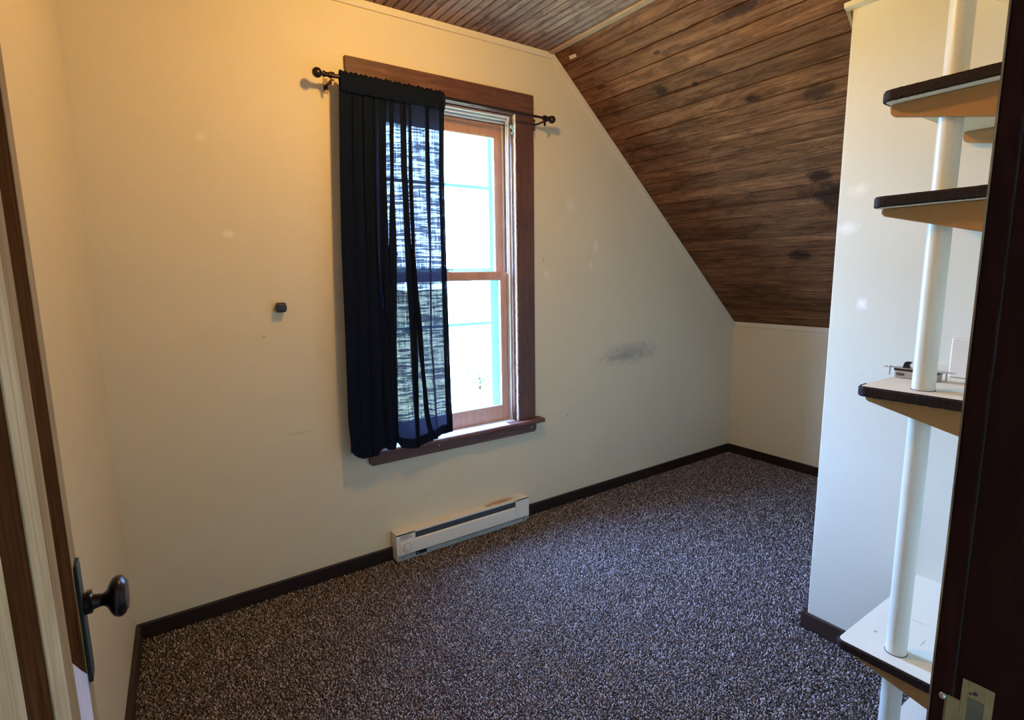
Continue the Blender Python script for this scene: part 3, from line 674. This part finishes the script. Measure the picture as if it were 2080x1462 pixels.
# small hook screw and cobweb-like chip on the second shelf from the top
# ------------------------------------------------------------------ things on the shelf
SZ = 1.1452
sw_ = empty('light_switch', (1.80, .60, SZ), 'bare light switch with metal strap and long screws lying on the shelf behind the pole', 'switch')
p0 = bp(1803, 744, 'z', SZ+.027); p1 = bp(1938, 757, 'z', SZ+.027)
p0 = Vector((1.800, .668, SZ+.022)); p1 = Vector((1.800, .566, SZ+.022))
ax_ = bp(1815, 762, 'x', 1.80); bx_ = bp(1916, 772, 'x', 1.80)
ya, yb = bp(1797, 743, 'x', 1.80).y, bp(1940, 757, 'x', 1.80).y
zs = SZ+.0255
s_ = MB().box(1.790, 1.812, yb, ya, zs, zs+.0016); s_.box(1.786, 1.816, yb+.020, ya-.026, zs-.0005, zs+.002)
for y in (ya-.012, yb+.014): s_.lathe((1.801, y, zs+.001), (0, 0, 1), [(0, .010), (.001, .010)], 14)
s_.build('strap', m_steel, sw_, bevel=.0004)
bd = MB().box(1.784, 1.818, yb+.032, ya-.032, SZ, zs-.005).build('body', plain('grey_beige_plastic', (.40, .36, .31), .5), sw_, bevel=.0015)
MB().box(1.7835, 1.8185, yb+.030, ya-.030, zs-.006, zs-.0005).build('collar', m_black, sw_, bevel=.001)
for k in range(5):
    B(1.7832, 1.7842, ya-.040-k*.004, ya-.038-k*.004, SZ+.006, SZ+.014).build('terminal_slot', m_dark, bd)
MB().prism([(ya-.046, zs+.002), (ya-.066, zs+.002), (ya-.062, zs+.010), (ya-.068, zs+.020), (ya-.056, zs+.021), (ya-.050, zs+.017)], 'x', 1.796, 1.806).build('toggle', m_black, sw_, bevel=.001)
for y in (ya-.014, yb+.018):
    MB().lathe((1.801, y, zs+.004), (0, 0, -1), [(0, .0035), (.0025, .004), (.003, .0018), (.026, .0018), (.0275, .0008)], 10).build('screw', m_steel, sw_, smooth=True)
e0_ = bp(1925, 765, 'z', SZ)
pb_ = empty('switch_box', (e0_.x, e0_.y-.04, SZ), 'upright pale plastic wall box standing on the shelf beside the jamb', 'electrical box')
x_ = e0_.x
B(x_, x_+.028, e0_.y-.072, e0_.y, SZ, SZ+.112).build('box', m_white2, pb_, bevel=.004, seg=3)
B(x_+.0275, x_+.032, e0_.y-.074, e0_.y+.002, SZ, SZ+.115).build('cover', m_white, pb_, bevel=.0015)
# ------------------------------------------------------------------ chip of paint left on the sloped boards
dd = bp(1163, 114, 'y', WY)-EYE; tt = (A0-EYE).dot(nrm)/dd.dot(nrm); pc = EYE+dd*tt
chv = []
for dx_, dy_ in ((-.010, .022), (.010, .026), (.012, -.024), (-.006, -.030)):
    q = pc+Vector((DX, 0, DZ))*dx_+Vector((0, dy_, 0)); chv += [q-nrm*.0008, q-nrm*.0020]
MB().add(chv, [(0, 2, 4, 6), (7, 5, 3, 1), (0, 1, 3, 2), (2, 3, 5, 4), (4, 5, 7, 6), (6, 7, 1, 0)]).build('paint_chip', m_stapl, c1)
q0_ = bp(1868, 152, 'y', .60)
MB().tube([(q0_.x, .600, tops[3][0]+.001), (q0_.x+.006, .592, tops[3][0]+.016), (q0_.x+.014, .576, tops[3][0]+.021), (q0_.x+.020, .562, tops[3][0]+.014), (q0_.x+.016, .572, tops[3][0]+.003)], .0012, 6).build('thread', m_caulk, label='tiny curled white thread lying on the top shelf', cat='thread')
# ------------------------------------------------------------------ door at the left, open along the wall
XF = -.100; YH, YL = .190, .955; ZD = 2.02
dr_ = empty('door_1', (XF-.018, YH, 0), 'stained panelled door standing open along the left wall', kind='structure')
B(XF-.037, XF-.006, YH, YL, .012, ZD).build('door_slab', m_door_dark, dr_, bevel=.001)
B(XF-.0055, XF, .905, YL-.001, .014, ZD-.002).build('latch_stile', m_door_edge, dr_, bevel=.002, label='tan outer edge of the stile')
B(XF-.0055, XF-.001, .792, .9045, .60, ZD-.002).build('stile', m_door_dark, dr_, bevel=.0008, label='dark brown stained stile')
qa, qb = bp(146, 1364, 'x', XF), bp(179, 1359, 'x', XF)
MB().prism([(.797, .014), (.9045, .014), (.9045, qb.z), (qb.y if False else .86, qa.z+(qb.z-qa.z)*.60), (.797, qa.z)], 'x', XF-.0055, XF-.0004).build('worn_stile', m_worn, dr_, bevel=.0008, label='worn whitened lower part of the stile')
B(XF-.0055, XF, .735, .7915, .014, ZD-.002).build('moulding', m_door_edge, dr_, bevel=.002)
MB().prism([(XF-.0055, .650), (XF-.0005, .652), (XF+.0010, .665), (XF, .7345), (XF-.0055, .7345)], 'z', .014, ZD-.002).build('moulding', m_door_glare, dr_, bevel=.001, label='rounded moulding with glare painted in as a pale tone')
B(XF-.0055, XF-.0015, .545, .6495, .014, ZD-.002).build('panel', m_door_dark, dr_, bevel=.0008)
B(XF-.0055, XF-.0005, YH, .5445, .014, ZD-.002).build('panel', m_door_glare, dr_, bevel=.0015)
KYc, KZc = .930, 1.000
kc = bp(232, 1209, 'y', KYc)
esc = MB().prism([(KYc-.022, 1.052), (KYc-.018, 1.065), (KYc+.014, 1.065), (KYc+.018, 1.052), (KYc+.018, .905), (KYc+.014, .890), (KYc-.018, .890), (KYc-.022, .905)], 'x', XF, XF+.0045)
esc.build('lock_plate', m_green, dr_, bevel=.0012)
kn_ = MB().lathe((XF+.003, KYc, KZc), (1, -.10, 0), [(0, .0155), (.010, .0150), (.012, .0105), (.020, .0090), (.024, .0092), (.028, .0125), (.032, .0215), (.036, .0270), (.040, .0290), (.045, .0288), (.0485, .026), (.0505, .0215), (.0518, .0208), (.0525, .013), (.0532, .0005)], 36)
kn_.build('door_knob', m_knob, dr_, smooth=True)
MB().lathe((XF-.037, KYc, KZc), (-1, 0, 0), [(0, .014), (.012, .009), (.028, .009), (.034, .022), (.042, .027), (.050, .024), (.054, .001)], 28).build('door_knob', m_knob, dr_, smooth=True)
MB().box(XF+.0085, XF+.015, KYc-.003, KYc+.003, KZc+.013, KZc+.018).build('set_screw', m_brass, dr_)
for z in (.25, 1.75):
    MB().lathe((XF-.008, YH-.008, z), (0, 0, 1), [(0, .006), (.09, .006)], 12).build('hinge', m_brass, dr_, smooth=True)

# ------------------------------------------------------------------ door frame and right jamb
XJ = .690
tf = empty('trim_6', (XJ+.02, DY, 0), 'dark red-brown door jamb at the right edge', kind='structure')
B(XJ, XJ+.044, .030, .1655, 0, 2.08).build('jamb', m_jamb, tf, bevel=.0012)
B(XJ+.0005, XJ+.10, .1665, .1850, 0, 2.12).build('casing', m_jamb, tf, bevel=.0018)
B(XJ-.0002, XJ+.012, .1852, .1866, 0, 2.12).build('lit_edge', m_jedge, tf, label='edge of the casing with caught light painted in as a pale tone')
B(XJ-.0008, XJ+.001, .1650, .1669, 0, 2.08).build('seam', m_jedge, tf) if False else None
B(XJ+.001, XJ+.01, .1653, .1668, 0, 2.08).build('seam', m_dark, tf)
tl_ = empty('trim_7', (-.125, DY, 0), kind='structure')
B(-.144, -.112, .040, .1650, 0, 2.08).build('jamb', m_jamb, tl_)
B(-.112, XJ, .040, .1650, 2.05, 2.08).build('jamb', m_jamb, tl_)
sp_ = MB(); a0, a1, b0, b1 = .1325, .1590, .905, 1.019; h0, h1, k0, k1 = .1395, .1535, .925, 1.001; xx = XJ-.0016
sp_.box(xx, XJ, a0, h0, b0, b1); sp_.box(xx, XJ, h1, a1, b0, b1); sp_.box(xx, XJ, h0, h1, b0, k0); sp_.box(xx, XJ, h0, h1, k1, b1)
sp_.box(xx-.0006, XJ, a1, .1700, .945, .992)
sp_.add([(xx-.0006, .1700, .945), (xx-.0006, .1700, .992), (xx+.001, .1725, .990), (xx+.001, .1725, .947), (XJ, .1725, .990), (XJ, .1725, .947)], [(0, 1, 2, 3), (3, 2, 4, 5)])
spo = sp_.build('strike_plate', m_brass, tf, bevel=.0005)
B(XJ-.0004, XJ+.0002, h0, h1, k0, k1).build('latch_hole', plain('grimy_latch_hole', (.07, .055, .03), .6, nz=.6, sc=80), spo)
for y, z, r_ in ((.1475, 1.008, .0022), (.1512, 1.006, .0014)): MB().lathe((xx+.0001, y, z), (-1, 0, 0), [(0, r_), (.0003, r_)], 10).build('screw_hole', m_dark, spo)
MB().lathe((XJ-.002, .1722, .990), (-1, .5, 0), [(0, .0022), (.002, .0022), (.003, .0036), (.0045, .003)], 12).build('screw', m_steel, spo, smooth=True)

# ------------------------------------------------------------------ ceiling light (above the frame), carries the bulb
cfx = empty('ceiling_light', (LAMP[0], LAMP[1], CZ), 'round ceiling light fixture on the flat boards', 'light')
MB().lathe((LAMP[0], LAMP[1], CZ-.001), (0, 0, -1), [(0, .07), (.015, .068), (.03, .04), (.06, .022), (.095, .020)], 28).build('base', m_white, cfx, smooth=True)

# ------------------------------------------------------------------ outside: lawn and a shrub
gmm = M('lawn_grass'); n1 = gmm.noise(gmm.mapped((.35, .8, 1)), 1, 6, .7); n2 = gmm.noise(gmm.pos(), 9, 4, .7)
gk = gmm.ramp(n1, [(.30, (.12, .15, .06)), (.48, (.22, .26, .13)), (.60, (.35, .34, .24)), (.72, (.47, .42, .36))])
gmm.col(gmm.mix(n2, gk, (.12, .15, .07))).r(.9, spec=.1)
B(-60, 90, WY+T+.05, 160, -3.2, -2.9).build('ground', gmm.m, kind='structure', label='sunlit lawn outside the window')
lm = M('shrub_leaf'); lm.col(lm.mix(lm.noise(lm.pos(), 8), (.04, .12, .03), (.15, .28, .08))).r(.6); lm = lm.m
sc0 = bp(975, 790, 'z', -2.9); shv = MB(); shv.lathe((0, 0, 0), (0, 0, 1), [(0, .05), (.6, .03)], 8)
shr = empty('shrub', (sc0.x, sc0.y, -2.9), 'small green shrub on the lawn outside the window', 'shrub')
so = ORG[shr.name]; stem = MB().lathe(so, (0, 0, 1), [(0, .05), (.7, .03)], 8).build('stem', m_door_dark, shr)
lf = MB()
for k in range(900):
    d = Vector((random.gauss(0, 1), random.gauss(0, 1), random.gauss(0, 1))).normalized()*random.uniform(.6, 1)
    p = so+Vector((d.x*.75, d.y*.75, .75+d.z*.6)); a = Vector((random.gauss(0, 1), random.gauss(0, 1), random.gauss(0, 1))).normalized()*.09; b = a.orthogonal().normalized()*.045
    lf.add([p-a, p-b, p+a, p+b], [(0, 1, 2, 3)])
lo = lf.build('foliage', lm, shr); lo['kind'] = 'stuff'
